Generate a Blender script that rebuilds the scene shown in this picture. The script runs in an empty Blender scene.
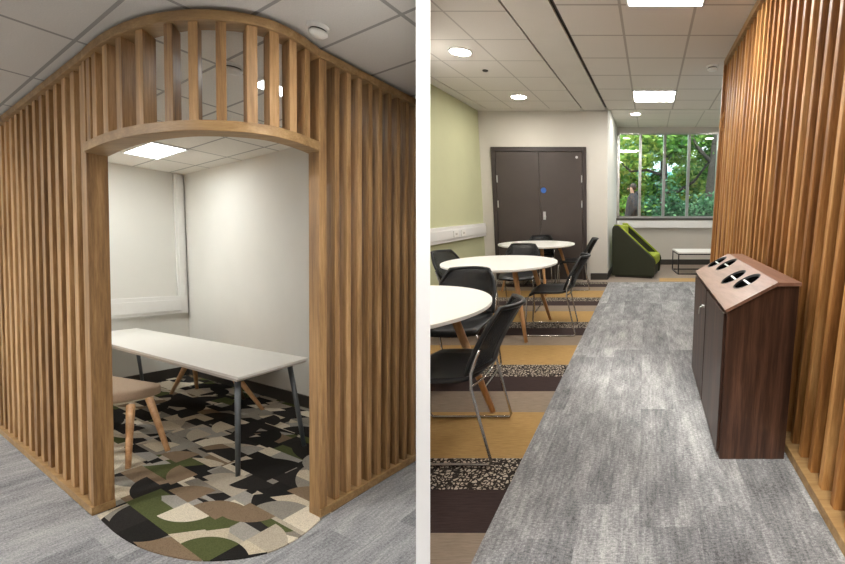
import bpy, bmesh, math, random
from mathutils import Vector, Matrix
random.seed(7)
SC = bpy.context.scene
COL = SC.collection
R = math.radians

# ------------------------------------------------------------------ camera, world, exposure
F = 405.0; CX = 600.0; HB = 1.3
TH = math.atan(75/405); THA = math.atan(15/405)
cam_d = bpy.data.cameras.new('camera'); cam = bpy.data.objects.new('camera', cam_d); COL.objects.link(cam)
cam.location = (0, 0, HB); cam.rotation_euler = (math.pi/2 - TH, 0, 0)
cam_d.sensor_width = 36; cam_d.lens = F*36/845; cam_d.shift_x = -(CX-422.5)/845; cam_d.clip_start = .05; cam_d.clip_end = 200
SC.camera = cam
w = bpy.data.worlds.new('world'); SC.world = w; w.use_nodes = True
bgn = w.node_tree.nodes['Background']; bgn.inputs[0].default_value = (.86, .93, 1, 1); bgn.inputs[1].default_value = 1.7
SC.view_settings.view_transform = 'Standard'; SC.view_settings.look = 'None'
SC.view_settings.exposure = 1.05; SC.view_settings.gamma = 1; SC.view_settings.use_curve_mapping = False
PANEL_A = 5; PANEL_A_ADDED = 36; PANEL_B = 22; DOWN_B = 90.0
sun_d = bpy.data.lights.new('sun', 'SUN'); sun = bpy.data.objects.new('sun', sun_d); COL.objects.link(sun)
sun_d.energy = 4.0; sun_d.angle = .2; sun_d.color = (1, .97, .88)
sun.rotation_euler = (R(34), R(0), R(-20)); sun.location = (0, 14, 9)

# ------------------------------------------------------------------ node helpers
class NT:
    def __init__(s, name):
        s.m = bpy.data.materials.new(name); s.m.use_nodes = True; s.t = s.m.node_tree
        s.p = s.t.nodes['Principled BSDF']; s.out = s.t.nodes['Material Output']; s._g = None
    def n(s, kind, **kw):
        nd = s.t.nodes.new(kind)
        for k, v in kw.items(): setattr(nd, k, v)
        return nd
    def put(s, sock, v):
        if hasattr(v, 'is_linked') or hasattr(v, 'links'): s.t.links.new(v, sock)
        else: sock.default_value = v
    def math(s, op, a, b=0.0, c=None):
        nd = s.n('ShaderNodeMath', operation=op); s.put(nd.inputs[0], a); s.put(nd.inputs[1], b)
        if c is not None: s.put(nd.inputs[2], c)
        return nd.outputs[0]
    def pos(s):
        if s._g is None: s._g = s.n('ShaderNodeTexCoord').outputs['Object']
        return s._g
    def dot(s, v, origin):
        sub = s.n('ShaderNodeVectorMath', operation='SUBTRACT'); s.put(sub.inputs[0], s.pos()); sub.inputs[1].default_value = origin
        d = s.n('ShaderNodeVectorMath', operation='DOT_PRODUCT'); s.put(d.inputs[0], sub.outputs[0]); d.inputs[1].default_value = v
        return d.outputs['Value']
    def vec(s, x, y, z=0.0):
        c = s.n('ShaderNodeCombineXYZ')
        for i, v in enumerate((x, y, z)): s.put(c.inputs[i], v)
        return c.outputs[0]
    def noise(s, v, scale, detail=2.0, rough=.5):
        nd = s.n('ShaderNodeTexNoise'); s.put(nd.inputs['Vector'], v)
        nd.inputs['Scale'].default_value = scale; nd.inputs['Detail'].default_value = detail; nd.inputs['Roughness'].default_value = rough
        return nd.outputs['Fac']
    def white(s, v):
        nd = s.n('ShaderNodeTexWhiteNoise', noise_dimensions='3D'); s.put(nd.inputs['Vector'], v); return nd.outputs['Value']
    def ramp(s, fac, stops, const=False):
        nd = s.n('ShaderNodeValToRGB'); r = nd.color_ramp
        if const: r.interpolation = 'CONSTANT'
        while len(r.elements) < len(stops): r.elements.new(1.0)
        for e, (p, c) in zip(r.elements, stops): e.position = p; e.color = (*c, 1)
        s.put(nd.inputs[0], fac); return nd.outputs[0]
    def mix(s, f, a, b, blend='MIX'):
        nd = s.n('ShaderNodeMix', data_type='RGBA', blend_type=blend); s.put(nd.inputs['Factor'], f)
        s.put(nd.inputs['A'], (*a, 1) if isinstance(a, tuple) else a); s.put(nd.inputs['B'], (*b, 1) if isinstance(b, tuple) else b)
        return nd.outputs['Result']
    def bump(s, h, strength=.3, dist=.002):
        b = s.n('ShaderNodeBump'); b.inputs['Strength'].default_value = strength; b.inputs['Distance'].default_value = dist
        s.put(b.inputs['Height'], h); s.t.links.new(b.outputs[0], s.p.inputs['Normal'])
    def done(s, col=None, rough=.6, metal=0, spec=None):
        if col is not None: s.put(s.p.inputs['Base Color'], (*col, 1) if isinstance(col, tuple) else col)
        s.put(s.p.inputs['Roughness'], rough); s.p.inputs['Metallic'].default_value = metal
        if spec is not None: s.p.inputs['Specular IOR Level'].default_value = spec
        return s.m
def H(h):
    c = [int(h[i:i+2], 16)/255 for i in (0, 2, 4)]
    return tuple(x/12.92 if x <= .04045 else ((x+.055)/1.055)**2.4 for x in c)
def plain(name, hexc, rough=.6, metal=0, var=.06, scale=30):
    t = NT(name); n = t.noise(t.pos(), scale, 3); c = H(hexc)
    col = t.ramp(n, [(.3, tuple(x*(1-var) for x in c)), (.7, tuple(min(1, x*(1+var)) for x in c))])
    return t.done(col, rough, metal)
def emit(name, col, s):
    t = NT(name); t.p.inputs['Emission Color'].default_value = (*col, 1); t.p.inputs['Emission Strength'].default_value = s
    return t.done((.9, .9, .9), .4)
def wood(name, a, b, c, rough=.5, stretch=.06, scale=26, along='Z'):
    t = NT(name); g = t.n('ShaderNodeNewGeometry'); rnd = g.outputs['Random Per Island']
    sep = t.n('ShaderNodeSeparateXYZ'); t.put(sep.inputs[0], t.pos())
    off = t.math('MULTIPLY', rnd, 13.7)
    X, Y, Z = sep.outputs
    if along == 'Z': v = t.vec(t.math('ADD', X, off), Y, t.math('MULTIPLY', Z, stretch))
    elif along == 'X': v = t.vec(t.math('MULTIPLY', X, stretch), t.math('ADD', Y, off), Z)
    else: v = t.vec(t.math('ADD', X, off), t.math('MULTIPLY', Y, stretch), Z)
    n1 = t.noise(v, scale, 5, .6); n2 = t.noise(v, scale*5, 3, .7)
    n = t.math('ADD', t.math('MULTIPLY', n1, .7), t.math('MULTIPLY', n2, .3))
    n = t.math('ADD', n, t.math('MULTIPLY', t.math('SUBTRACT', rnd, .5), .22))
    t.bump(n2, .15, .001)
    return t.done(t.ramp(n, [(.32, H(a)), (.5, H(b)), (.66, H(c))]), rough)
def tiles(name, o, e1, e2, tile, bar, lw=.035):
    # a suspended ceiling: cells spanned by e1 and e2, thin metal bars between the boards
    t = NT(name); det = e1[0]*e2[1]-e1[1]*e2[0]
    u = t.dot((e2[1]/det, -e2[0]/det, 0), (*o, 0)); v = t.dot((-e1[1]/det, e1[0]/det, 0), (*o, 0))
    l1 = math.hypot(*e1); l2 = math.hypot(*e2)
    def line(x, wd):
        f = t.math('ABSOLUTE', t.math('SUBTRACT', t.math('FRACT', t.math('ADD', x, .5)), .5))
        return t.math('LESS_THAN', f, wd)
    k = t.math('MAXIMUM', line(u, lw*.6/l1*.5), line(v, lw*.6/l2*.5*(l2/.6)))
    n = t.noise(t.pos(), 160, 2, .7); c = H(tile)
    base = t.ramp(n, [(.3, tuple(x*.9 for x in c)), (.6, c)])
    t.bump(n, .2, .001)
    return t.done(t.mix(k, base, H(bar)), .85)

M = {}
M['oak'] = wood('oak', '765635', 'a27d50', 'c29c6e')
M['oak_b'] = wood('oak_warm', '744821', 'a4713c', 'c9985e')
M['oak_rail'] = wood('oak_rail', '86663f', 'a08055', 'b8986c', along='X')
M['leg_wood'] = wood('leg_wood', 'a87848', 'c29465', 'd3a97c')
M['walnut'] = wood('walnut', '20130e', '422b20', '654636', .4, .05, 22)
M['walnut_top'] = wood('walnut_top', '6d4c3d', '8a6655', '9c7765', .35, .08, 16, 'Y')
M['wall'] = plain('white_wall_paint', 'dddcd6', .8, var=.015, scale=3)
M['wall_b'] = plain('warm_white_wall_paint', 'c6c1b7', .8, var=.015, scale=3)
M['divider'] = plain('divider_white_paint', 'fdfdfd', .9, var=.004)
M['green'] = plain('pale_green_paint', 'bfc09a', .8, var=.02, scale=3)
M['rear'] = plain('taupe_wall_paint', '7a746c', .8, var=.02, scale=3)  # dark tone made up to cut light bouncing from the unseen rear wall
M['trunk'] = plain('white_trunking', 'e6e5e2', .4, var=.01)
M['white'] = plain('white_laminate', 'eeece6', .3, var=.01)
M['edge'] = plain('tabletop_edge', 'c9c3ba', .5, var=.03)
M['door'] = plain('dark_brown_door', '403732', .45, var=.05, scale=6)
M['door_frame'] = plain('dark_brown_door_frame', '332a27', .45, var=.05)
M['base'] = plain('charcoal_skirting', '38342f', .5)
M['black'] = plain('black_plastic', '0b0c0e', .42, var=.1)
M['black_in'] = NT('painted_cavity_dark').done(H('060606'), .9, 0, 0.0)
M['blackmetal'] = plain('black_metal', '1c1b1b', .4, .3)
M['grey_metal'] = plain('grey_metal', '62676b', .4, .4)
M['chrome'] = plain('chrome', 'b4b2ae', .22, 1)
M['steel'] = plain('brushed_steel', 'c8c8c6', .3, .9)
M['bar_dark'] = plain('dark_reveal', '4a443e', .7)
M['plaster'] = plain('plaster_strip', 'd2cdc4', .85, var=.02, scale=4)
M['fabric'] = plain('oatmeal_fabric', 'b09a84', .95, var=.16, scale=260)
M['green_dark'] = plain('dark_green_fabric', '2a2c1b', .9, var=.15, scale=150)
M['lime'] = plain('lime_green_fabric', '97a42c', .9, var=.15, scale=120)
M['blue'] = plain('blue_sign', '2d5fae', .4)
M['det'] = plain('white_detector_plastic', 'e2e0da', .4)
M['coat'] = plain('dark_coat', '1c1c22', .9)
M['skin'] = plain('skin', 'a87f6c', .6)
M['hair'] = plain('dark_hair', '1f1815', .7)
M['bark'] = plain('bark', '332c27', .9, var=.35, scale=12)
M['soil'] = plain('ground_soil', '56603a', .95, var=.3, scale=3)
M['lamp_a'] = emit('panel_light_a', (.97, 1, .98), PANEL_A)
M['lamp_added_inner'] = emit('added_panel_inner', (.96, 1, .985), 19)
M['lamp_added_outer'] = emit('added_panel_outer', (1, .97, .93), PANEL_A_ADDED)
M['lamp_b'] = emit('panel_light_b', (1, .97, .92), PANEL_B)
M['lamp_near'] = emit('panel_light_near', (1, .97, .92), 15)
M['lamp_d'] = emit('downlight', (1, .95, .88), DOWN_B)
# black chair mesh: woven, slightly see-through
t = NT('black_mesh'); tr = t.n('ShaderNodeBsdfTransparent'); mx = t.n('ShaderNodeMixShader'); mx.inputs[0].default_value = .22
t.done(H('0b0c0e'), .6); t.t.links.new(t.p.outputs[0], mx.inputs[1]); t.t.links.new(tr.outputs[0], mx.inputs[2]); t.t.links.new(mx.outputs[0], t.out.inputs[0]); M['mesh'] = t.m
t = NT('window_glass'); tr = t.n('ShaderNodeBsdfTransparent'); gl = t.n('ShaderNodeBsdfGlossy'); gl.inputs['Roughness'].default_value = .02
tr.inputs[0].default_value = (.9, .96, .95, 1)
mx = t.n('ShaderNodeMixShader'); mx.inputs[0].default_value = .07
t.t.links.new(tr.outputs[0], mx.inputs[1]); t.t.links.new(gl.outputs[0], mx.inputs[2]); t.t.links.new(mx.outputs[0], t.out.inputs[0]); M['glass'] = t.m
def leafmat(name, a, b, c):
    t = NT(name); g = t.n('ShaderNodeNewGeometry')
    col = t.ramp(g.outputs['Random Per Island'], [(0, H(a)), (.5, H(b)), (1, H(c))])
    t.p.inputs['Transmission Weight'].default_value = 0
    td = t.n('ShaderNodeBsdfTranslucent'); t.put(td.inputs[0], col); mx = t.n('ShaderNodeMixShader'); mx.inputs[0].default_value = .45
    t.done(col, .5); t.t.links.new(t.p.outputs[0], mx.inputs[1]); t.t.links.new(td.outputs[0], mx.inputs[2]); t.t.links.new(mx.outputs[0], t.out.inputs[0])
    return t.m
M['leaf1'] = leafmat('leaf_green', '2f5a2c', '5b8f3c', '9cc05a')
M['leaf2'] = leafmat('leaf_blue_green', '1d4030', '3d6f4c', '7aa578')
M['leaf3'] = leafmat('leaf_yellow_green', '4f7f38', '8db04e', 'c9cc6a')
M['facade'] = plain('pale_facade', 'cfdfe6', .7, var=.05)
M['facade_glass'] = plain('facade_teal_glass', '6fa5ad', .2, var=.1)

# carpets
DL = Vector((-.889, .458, 0)); DR = Vector((.322, .947, 0)); DB = Vector((.109, .994, 0)).normalized()
def carpet_grey(name, along, across, dark, mid, light, plank=(.25, 1.0)):
    t = NT(name); det = along[0]*across[1]-along[1]*across[0]
    u = t.dot((across[1]/det, -across[0]/det, 0), (0, 0, 0)); v = t.dot((-along[1]/det, along[0]/det, 0), (0, 0, 0))
    row = t.math('FLOOR', t.math('DIVIDE', v, plank[0])); uo = t.math('ADD', t.math('DIVIDE', u, plank[1]), t.math('MULTIPLY', t.white(t.vec(row, 3.3)), 1.0))
    cell = t.white(t.vec(row, t.math('FLOOR', uo), 1.0))
    big = t.noise(t.vec(t.math('MULTIPLY', u, .35), v, t.math('MULTIPLY', cell, 4)), 9, 4, .65)
    streak = t.noise(t.vec(t.math('MULTIPLY', u, .09), v), 70, 3, .7)
    fine = t.noise(t.vec(t.math('MULTIPLY', u, .6), v), 230, 2, .8)
    weave = t.noise(t.vec(t.math('MULTIPLY', u, 1.0), t.math('MULTIPLY', v, .38)), 120, 3, .9)
    s = t.math('ADD', t.math('MULTIPLY', big, .26), t.math('MULTIPLY', streak, .18))
    s = t.math('ADD', s, t.math('MULTIPLY', fine, .18)); s = t.math('ADD', s, t.math('MULTIPLY', weave, .38)); s = t.math('ADD', s, t.math('MULTIPLY', t.math('SUBTRACT', cell, .5), .06))
    t.bump(fine, .5, .003)
    return t.done(t.ramp(s, [(.36, H(dark)), (.5, H(mid)), (.63, H(light))]), .95, spec=.1)
M['grey_a'] = carpet_grey('grey_carpet_a', DR, DL, '4f4f52', '8f8f91', 'bcbbb9', (.38, .65))
M['grey_b'] = carpet_grey('grey_carpet_b', DB, (1, 0, 0), '454547', '868687', 'c2c1bf')
def carpet_pattern():
    t = NT('patterned_carpet'); e1 = DL*1.6; e2 = DR*.76; det = e1.x*e2.y-e1.y*e2.x
    u = t.dot((e2.y/det, -e2.x/det, 0), (-2, 2, 0)); v = t.dot((-e1.y/det, e1.x/det, 0), (-2, 2, 0))
    cols = ['2b2826', '545a36', 'c6b9a2', '262422', '8b8378', 'a09c94', 'd8cdb8', '23211f', '8f8a80', 'b5aa98', '84705a', '2c2927']
    def hash_(a, b, k): return t.white(t.vec(a, b, k))
    def pal(h, sh=0):
        n = len(cols); return t.ramp(h, [(i/n, H(cols[(i+sh) % n])) for i in range(n)], True)
    def grid(su, sv, k, skew=0.0):
        uu = t.math('ADD', u, t.math('MULTIPLY', v, skew)); r = t.math('FLOOR', t.math('DIVIDE', v, sv))
        c = t.math('FLOOR', t.math('ADD', t.math('DIVIDE', uu, su), t.math('MULTIPLY', hash_(r, k, .5), 1.0)))
        return hash_(r, c, k)
    def arc(size, rad, k):
        a = t.math('DIVIDE', u, size); b = t.math('DIVIDE', v, size)
        ca = t.math('FLOOR', a); cb = t.math('FLOOR', b); h = hash_(ca, cb, k); h2 = hash_(ca, cb, k+5)
        fa = t.math('FRACT', a); fb = t.math('FRACT', b)
        fa = t.math('ABSOLUTE', t.math('SUBTRACT', fa, t.math('GREATER_THAN', h, .5)))
        fb = t.math('ABSOLUTE', t.math('SUBTRACT', fb, t.math('GREATER_THAN', h2, .5)))
        d = t.math('SQRT', t.math('ADD', t.math('MULTIPLY', fa, fa), t.math('MULTIPLY', fb, fb)))
        return t.math('LESS_THAN', d, rad), hash_(ca, cb, k+9)
    base = pal(grid(.20, .11, 1.0)); alt = pal(grid(.27, .15, 2.0, .6), 5)
    m1, h1 = arc(.36, .93, 3.0); m2, h2 = arc(.24, .8, 7.0)
    c = t.mix(m1, base, alt)
    c = t.mix(t.math('MULTIPLY', m2, t.math('GREATER_THAN', h2, .25)), c, pal(h2, 3))
    c = t.mix(t.math('MULTIPLY', m1, t.math('GREATER_THAN', h1, .78)), c, pal(h1, 8))
    sp = t.noise(t.pos(), 210, 2, .8); t.bump(sp, .5, .003)
    c = t.mix(.5, c, t.ramp(sp, [(.35, (.25, .25, .25)), (.6, (1, 1, 1))]), 'MULTIPLY')
    return t.done(c, .95, spec=.1)
M['pattern'] = carpet_pattern()
def carpet_bands():
    t = NT('banded_carpet'); v = t.dot((0, 1, 0), (0, 1.43, 0)); P = 1.285
    f = t.math('FRACT', t.math('DIVIDE', v, P)); sep = t.n('ShaderNodeSeparateXYZ'); t.put(sep.inputs[0], t.pos())
    fine = t.noise(t.vec(t.math('MULTIPLY', sep.outputs[0], .08), sep.outputs[1]), 160, 3, .7)
    vo = t.n('ShaderNodeTexVoronoi', feature='DISTANCE_TO_EDGE'); t.put(vo.inputs['Vector'], t.pos()); vo.inputs['Scale'].default_value = 42
    peb = t.ramp(vo.outputs[0], [(0.0, H('2e2926')), (.10, H('3a332e')), (.16, H('b9ad9d'))])
    peb = t.mix(t.math('GREATER_THAN', t.noise(t.pos(), 60, 1), .56), peb, H('2e2926'))
    band = t.ramp(f, [(0, H('3e3230')), (.20, H('888888')), (.385, H('ab8a58')), (.765, H('8f8070'))], True)
    k = t.math('MULTIPLY', t.math('GREATER_THAN', f, .20), t.math('LESS_THAN', f, .385))
    c = t.mix(k, band, peb)
    c = t.mix(.55, c, t.ramp(fine, [(.3, (.45, .45, .45)), (.65, (1.0, 1.0, 1.0))]), 'MULTIPLY'); t.bump(fine, .4, .002)
    return t.done(c, .95, spec=.1)
M['bands'] = carpet_bands()
M['taupe'] = plain('taupe_carpet', '8d7f72', .95, var=.2, scale=120)

# ------------------------------------------------------------------ mesh helpers
class MB:
    def __init__(s): s.v = []; s.f = []; s.sm = []
    def add(s, vs, fs, sm=False):
        o = len(s.v); s.v += [Vector(p) for p in vs]; s.f += [[i+o for i in f] for f in fs]; s.sm += [sm]*len(fs); return s
    def hexa(s, a, b): # a,b: lists of 4 corners, bottom and top
        return s.add(list(a)+list(b), [(3, 2, 1, 0), (4, 5, 6, 7), (0, 1, 5, 4), (1, 2, 6, 5), (2, 3, 7, 6), (3, 0, 4, 7)])
    def box(s, x0, x1, y0, y1, z0, z1):
        return s.hexa([(x0, y0, z0), (x1, y0, z0), (x1, y1, z0), (x0, y1, z0)], [(x0, y0, z1), (x1, y0, z1), (x1, y1, z1), (x0, y1, z1)])
    def prism(s, poly, z0, z1):
        n = len(poly); return s.add([(p[0], p[1], z0) for p in poly]+[(p[0], p[1], z1) for p in poly],
            [tuple(range(n))[::-1], tuple(range(n, 2*n))]+[(i, (i+1) % n, n+(i+1) % n, n+i) for i in range(n)])
    def para(s, p, a, b, z0, z1): # parallelogram footprint
        p = Vector(p[:2]); a = Vector(a[:2]); b = Vector(b[:2]); return s.prism([p, p+a, p+a+b, p+b] if a.x*b.y-a.y*b.x > 0 else [p, p+b, p+a+b, p+a], z0, z1)
    def tube(s, pts, r, n=8, caps=True):
        pts = [Vector(p) for p in pts]; rs = r if isinstance(r, (list, tuple)) else [r]*len(pts); vs = []; fs = []; prev = None
        for i, p in enumerate(pts):
            d = (pts[min(i+1, len(pts)-1)]-pts[max(i-1, 0)]).normalized()
            u = prev - d*prev.dot(d) if prev else d.cross(Vector((0, 0, 1)) if abs(d.z) < .9 else Vector((1, 0, 0)))
            if u.length < 1e-5: u = d.orthogonal()
            u.normalize(); prev = u; w_ = d.cross(u)
            for k in range(n):
                a = 2*math.pi*k/n; vs.append(p+(u*math.cos(a)+w_*math.sin(a))*rs[i])
        for i in range(len(pts)-1):
            for k in range(n): fs.append((i*n+k, i*n+(k+1) % n, (i+1)*n+(k+1) % n, (i+1)*n+k))
        if caps: fs += [tuple(range(n))[::-1], tuple(range((len(pts)-1)*n, len(pts)*n))]
        return s.add(vs, fs, True)
    def lathe(s, c, prof, n=40, sm=False, sx=1, sy=1): # prof: (r,z)
        vs = []; fs = []
        for r, z in prof:
            for k in range(n): a = 2*math.pi*k/n; vs.append((c[0]+r*math.cos(a)*sx, c[1]+r*math.sin(a)*sy, c[2]+z))
        for i in range(len(prof)-1):
            for k in range(n): fs.append((i*n+k, i*n+(k+1) % n, (i+1)*n+(k+1) % n, (i+1)*n+k))
        fs += [tuple(range(n))[::-1], tuple(range((len(prof)-1)*n, len(prof)*n))]
        return s.add(vs, fs, sm)
    def build(s, name, mat, parent=None, bevel=0, **props):
        me = bpy.data.meshes.new(name); me.from_pydata([tuple(v) for v in s.v], [], s.f)
        me.polygons.foreach_set('use_smooth', s.sm)
        me.materials.append(M[mat] if isinstance(mat, str) else mat); me.update()
        bm = bmesh.new(); bm.from_mesh(me); bmesh.ops.recalc_face_normals(bm, faces=bm.faces); bm.to_mesh(me); bm.free()
        o = bpy.data.objects.new(name, me); COL.objects.link(o)
        if parent: o.parent = parent
        if bevel:
            b = o.modifiers.new('bevel', 'BEVEL'); b.width = bevel; b.segments = 2; b.limit_method = 'ANGLE'
        for k, v in props.items(): o[k] = v
        return o
def thing(name, label, cat, loc=(0, 0, 0), rz=0, group=None):
    o = bpy.data.objects.new(name, None); COL.objects.link(o); o.location = loc; o.rotation_euler = (0, 0, rz); o.empty_display_size = .1
    o['label'] = label; o['category'] = cat
    if group: o['group'] = group
    return o
def dup(root, loc=None, rz=None, label=None):
    r = root.copy(); COL.objects.link(r)
    if loc is not None: r.location = loc
    if rz is not None: r.rotation_euler = (0, 0, rz)
    if label: r['label'] = label
    for ch in list(root.children):
        c = ch.copy(); COL.objects.link(c); c.parent = r
        for g in list(ch.children): d = g.copy(); COL.objects.link(d); d.parent = c
    return r
def tree_objs(o):
    out = [o]
    for c in o.children: out += tree_objs(c)
    return out

# the divider wall's frame (a thin leaning partition standing in for the white strip between the meeting room side and the cafe side)
CAM = Vector((0, 0, HB)); RIGHT = Vector((1, 0, 0)); FW = Vector((0, math.cos(TH), -math.sin(TH))); UP = Vector((0, math.sin(TH), math.cos(TH)))
KM = (423.1-CX)/F; Z0 = 1.42; HALF = (7.1/F)*Z0
DIVN = (RIGHT-FW*KM)
def clip(o, side, extra=.0):
    # cut everything of a thing that would pass through the divider; side +1 = cafe side, -1 = meeting room side
    bpy.context.view_layer.update()
    for q in tree_objs(o):
        if q.type != 'MESH': continue
        n = DIVN*side; co = CAM + DIVN*(side*(HALF+extra)/DIVN.length_squared)
        mw = q.matrix_world; ds = [(mw@v.co-co).dot(n) for v in q.data.vertices]
        if not ds or min(ds) >= 0: continue
        if q.data.users > 1: q.data = q.data.copy()
        inv = mw.inverted(); co_l = inv@co; n_l = (mw.to_3x3().transposed()@n).normalized()
        bm = bmesh.new(); bm.from_mesh(q.data)
        r = bmesh.ops.bisect_plane(bm, geom=bm.verts[:]+bm.edges[:]+bm.faces[:], plane_co=co_l, plane_no=n_l, clear_inner=True)
        ed = [e for e in r['geom_cut'] if isinstance(e, bmesh.types.BMEdge)]
        try: bmesh.ops.holes_fill(bm, edges=ed, sides=0)
        except Exception: pass
        if len(bm.verts) == 0: bm.free(); bpy.data.objects.remove(q); continue
        bm.to_mesh(q.data); bm.free()
mb = MB()
def cp(x, y, z): return CAM+RIGHT*x+UP*y+FW*z
cs = [(KM*z+sx*HALF, z) for z, sx in ((Z0, -1), (Z0, 1), (11.5, 1), (11.5, -1))]
mb.hexa([cp(x, -1.75, z) for x, z in cs], [cp(x, 3.8, z) for x, z in cs]).build('wall_divider', 'divider', kind='structure')

# ================================================================== MEETING ROOM SIDE (built level, then set down as one place)
A = []
def a_(o, c=True): A.append((o, c)); return o
L = Vector((-3.04, 2.395, 0)); RR = Vector((-1.66, 2.37, 0)); IC = Vector((-5.72, 5.61, 0)); CA = 2.765
ARC = [Vector((x, y, 0)) for x, y in [(-3.04, 2.395), (-2.966, 2.353), (-2.731, 2.231), (-2.488, 2.125), (-2.277, 2.058), (-2.081, 2.02), (-1.946, 2.018), (-1.812, 2.042), (-1.718, 2.098), (-1.672, 2.193), (-1.66, 2.30), (-1.66, 2.37)]]
def smooth_path(P, n=6):
    out = []
    for i in range(len(P)-1):
        p0 = P[max(i-1, 0)]; p1 = P[i]; p2 = P[i+1]; p3 = P[min(i+2, len(P)-1)]
        for k in range(n):
            t = k/n; out.append(.5*((2*p1)+(p2-p0)*t+(2*p0-5*p1+4*p2-p3)*t*t+(3*p1-p0-3*p2+p3)*t**3))
    out.append(P[-1]); return out
arc = smooth_path(ARC)
cum = [0]
for i in range(1, len(arc)): cum.append(cum[-1]+(arc[i]-arc[i-1]).length)
def inward(t, a=.09, b=.11): ph = t*math.pi/2; return DR*(a*math.cos(ph))+DL*(b*math.sin(ph))
def ringpts(t0, depth0=0.0, grow=0.0):
    P = []
    for i, p in enumerate(arc):
        t = cum[i]/cum[-1]; nrm = inward(t); P.append((p-nrm.normalized()*grow, p+nrm+nrm.normalized()*depth0))
    return P
SL = 3.55; SR = 1.12
lend = L+DL*SL; rend = RR+DR*SR
cell_left = IC-DR*1.62
# floors
inner_poly = [L+DR*.05]+arc+[RR+DR*.02, rend+DL*.05, IC-DL*4.95+DR*.35, IC+DR*.2+DL*.3, cell_left+DL*.25, lend+DR*.05]
inner_poly = [(p.x, p.y) for p in inner_poly]
mb = MB(); n = len(inner_poly)
def flat(name, poly, z, mat, thick=.02, **kw):
    bm = bmesh.new(); vs = [bm.verts.new((p[0], p[1], z)) for p in poly]; fc = bm.faces.new(vs)
    if fc.normal.z < 0: fc.normal_flip()
    ex = bmesh.ops.extrude_face_region(bm, geom=[fc]); bmesh.ops.translate(bm, vec=(0, 0, -thick), verts=[v for v in ex['geom'] if isinstance(v, bmesh.types.BMVert)])
    bmesh.ops.recalc_face_normals(bm, faces=bm.faces); bmesh.ops.triangulate(bm, faces=[f for f in bm.faces if len(f.verts) > 4])
    me = bpy.data.meshes.new(name); bm.to_mesh(me); bm.free(); me.materials.append(M[mat]); o = bpy.data.objects.new(name, me); COL.objects.link(o)
    for k, v in kw.items(): o[k] = v
    return o
fa = a_(flat('floor', [(-9, -1.5), (1.5, -1.5), (1.5, 7), (-9, 7)], -.004, 'grey_a', kind='structure'))
fp = a_(flat('floor_meeting_room', inner_poly, .002, 'pattern', .006, kind='structure'))
# ceilings: one outside the screen, one inside
M['tiles_a'] = tiles('tiles_outer', (-2.945, 2.32), DL*.97, DR*.345, 'd6d2cb', '9a9792', .045)
M['tiles_ai'] = tiles('tiles_inner', (-4.407, 4.389), DL*.84, DR*.345, 'e6e2da', 'a3a09a', .045)
icl = [(p.x, p.y) for p in [L+DR*.05]+[q+inward(cum[i]/cum[-1])*.5 for i, q in enumerate(arc)]+[rend+DL*.05, IC-DL*4.95+DR*.35, IC+DR*.2+DL*.3, cell_left+DL*.25, lend+DR*.05]]
a_(flat('ceiling_meeting_room', icl, CA+.014, 'tiles_ai', .014, kind='structure'))
a_(flat('ceiling', [(-9, -1.5), (1.5, -1.5), (1.5, 7), (-9, 7)], CA+.05, 'tiles_a', .046, kind='structure'))
# inner walls
def wallbox(name, p, d, ln, nrm, th, z0, z1, mat, lst=None, **kw):
    o = MB().para(p, d*ln, nrm*th, z0, z1).build(name, mat, kind='structure'); (lst or a_)(o); return o
wallbox('wall_back', cell_left, DR, 1.62+.1, DL, .1, 0, CA, 'wall')
wallbox('wall_right', IC, -DL, 5.0, DR, .1, 0, CA, 'wall')
wallbox('baseboard_back', cell_left, DR, 1.60, -DL, .015, 0, .13, 'base')
wallbox('baseboard_right', IC-DR*.015, -DL, 5.0, DR, .0149, 0, .13, 'base')
# timber screen
scr = thing('slatted_screen', 'oak slatted screen wrapping the corner with a curved arched opening, around the meeting room', 'screen', (0, 0, 0)); a_(scr)
mb = MB()
for k in range(18):
    s = .153+.19*k
    if s > SL: break
    mb.para(L+DL*(s-.085)+DR*.008, DL*.080, DR*(.08 if k < 2 else .14), .05, 2.701)
mb.build('left_slats', 'oak', scr, .003)
mb = MB()
for k in range(13):
    s = .101+.0785*k
    if s > SR-.04: break
    mb.para(RR+DR*s+DL*.008, DR*.030, DL*.105, .05, 2.701)
mb.build('right_slats', 'oak', scr, .002)
MB().para(L+DL*.006, DL*.05, DR*.088, 0, 2.701).build('left_post', 'oak', scr, .003)
MB().para(RR, DR*.045, DL*.112, 0, 2.701).build('right_post', 'oak', scr, .003)
def ring(z0, z1, nm, mat, a=.09, b=.11, grow=0.0, ends=(0, 0)):
    mb = MB(); P = []
    if ends[0]: P.append((L+DL*ends[0]-DR*grow, L+DL*ends[0]+DR*a))
    for i, p in enumerate(arc):
        t = cum[i]/cum[-1]; iv = inward(t, a, b); P.append((p-iv.normalized()*grow, p+iv))
    if ends[1]: P.append((RR+DR*ends[1]-DL*grow, RR+DR*ends[1]+DL*b))
    vs = []
    for o_, i_ in P: vs += [(o_.x, o_.y, z0), (o_.x, o_.y, z1), (i_.x, i_.y, z1), (i_.x, i_.y, z0)]
    fs = []
    for i in range(len(P)-1):
        for k in range(4): fs.append((i*4+k, i*4+(k+1) % 4, (i+1)*4+(k+1) % 4, (i+1)*4+k))
    e = (len(P)-1)*4; fs += [(0, 1, 2, 3), (e, e+1, e+2, e+3)]
    return mb.add(vs, fs).build(nm, mat, scr, .003)
ring(2.70, 2.748, 'top_rail', 'oak_rail', ends=(SL, SR), grow=.012)
ring(2.168, 2.220, 'header_rail', 'oak_rail', grow=.012)
MB().para(L-DR*.01, DL*SL, DR*.1, 0, .05).build('bottom_rail', 'oak_rail', scr, .003)
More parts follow.
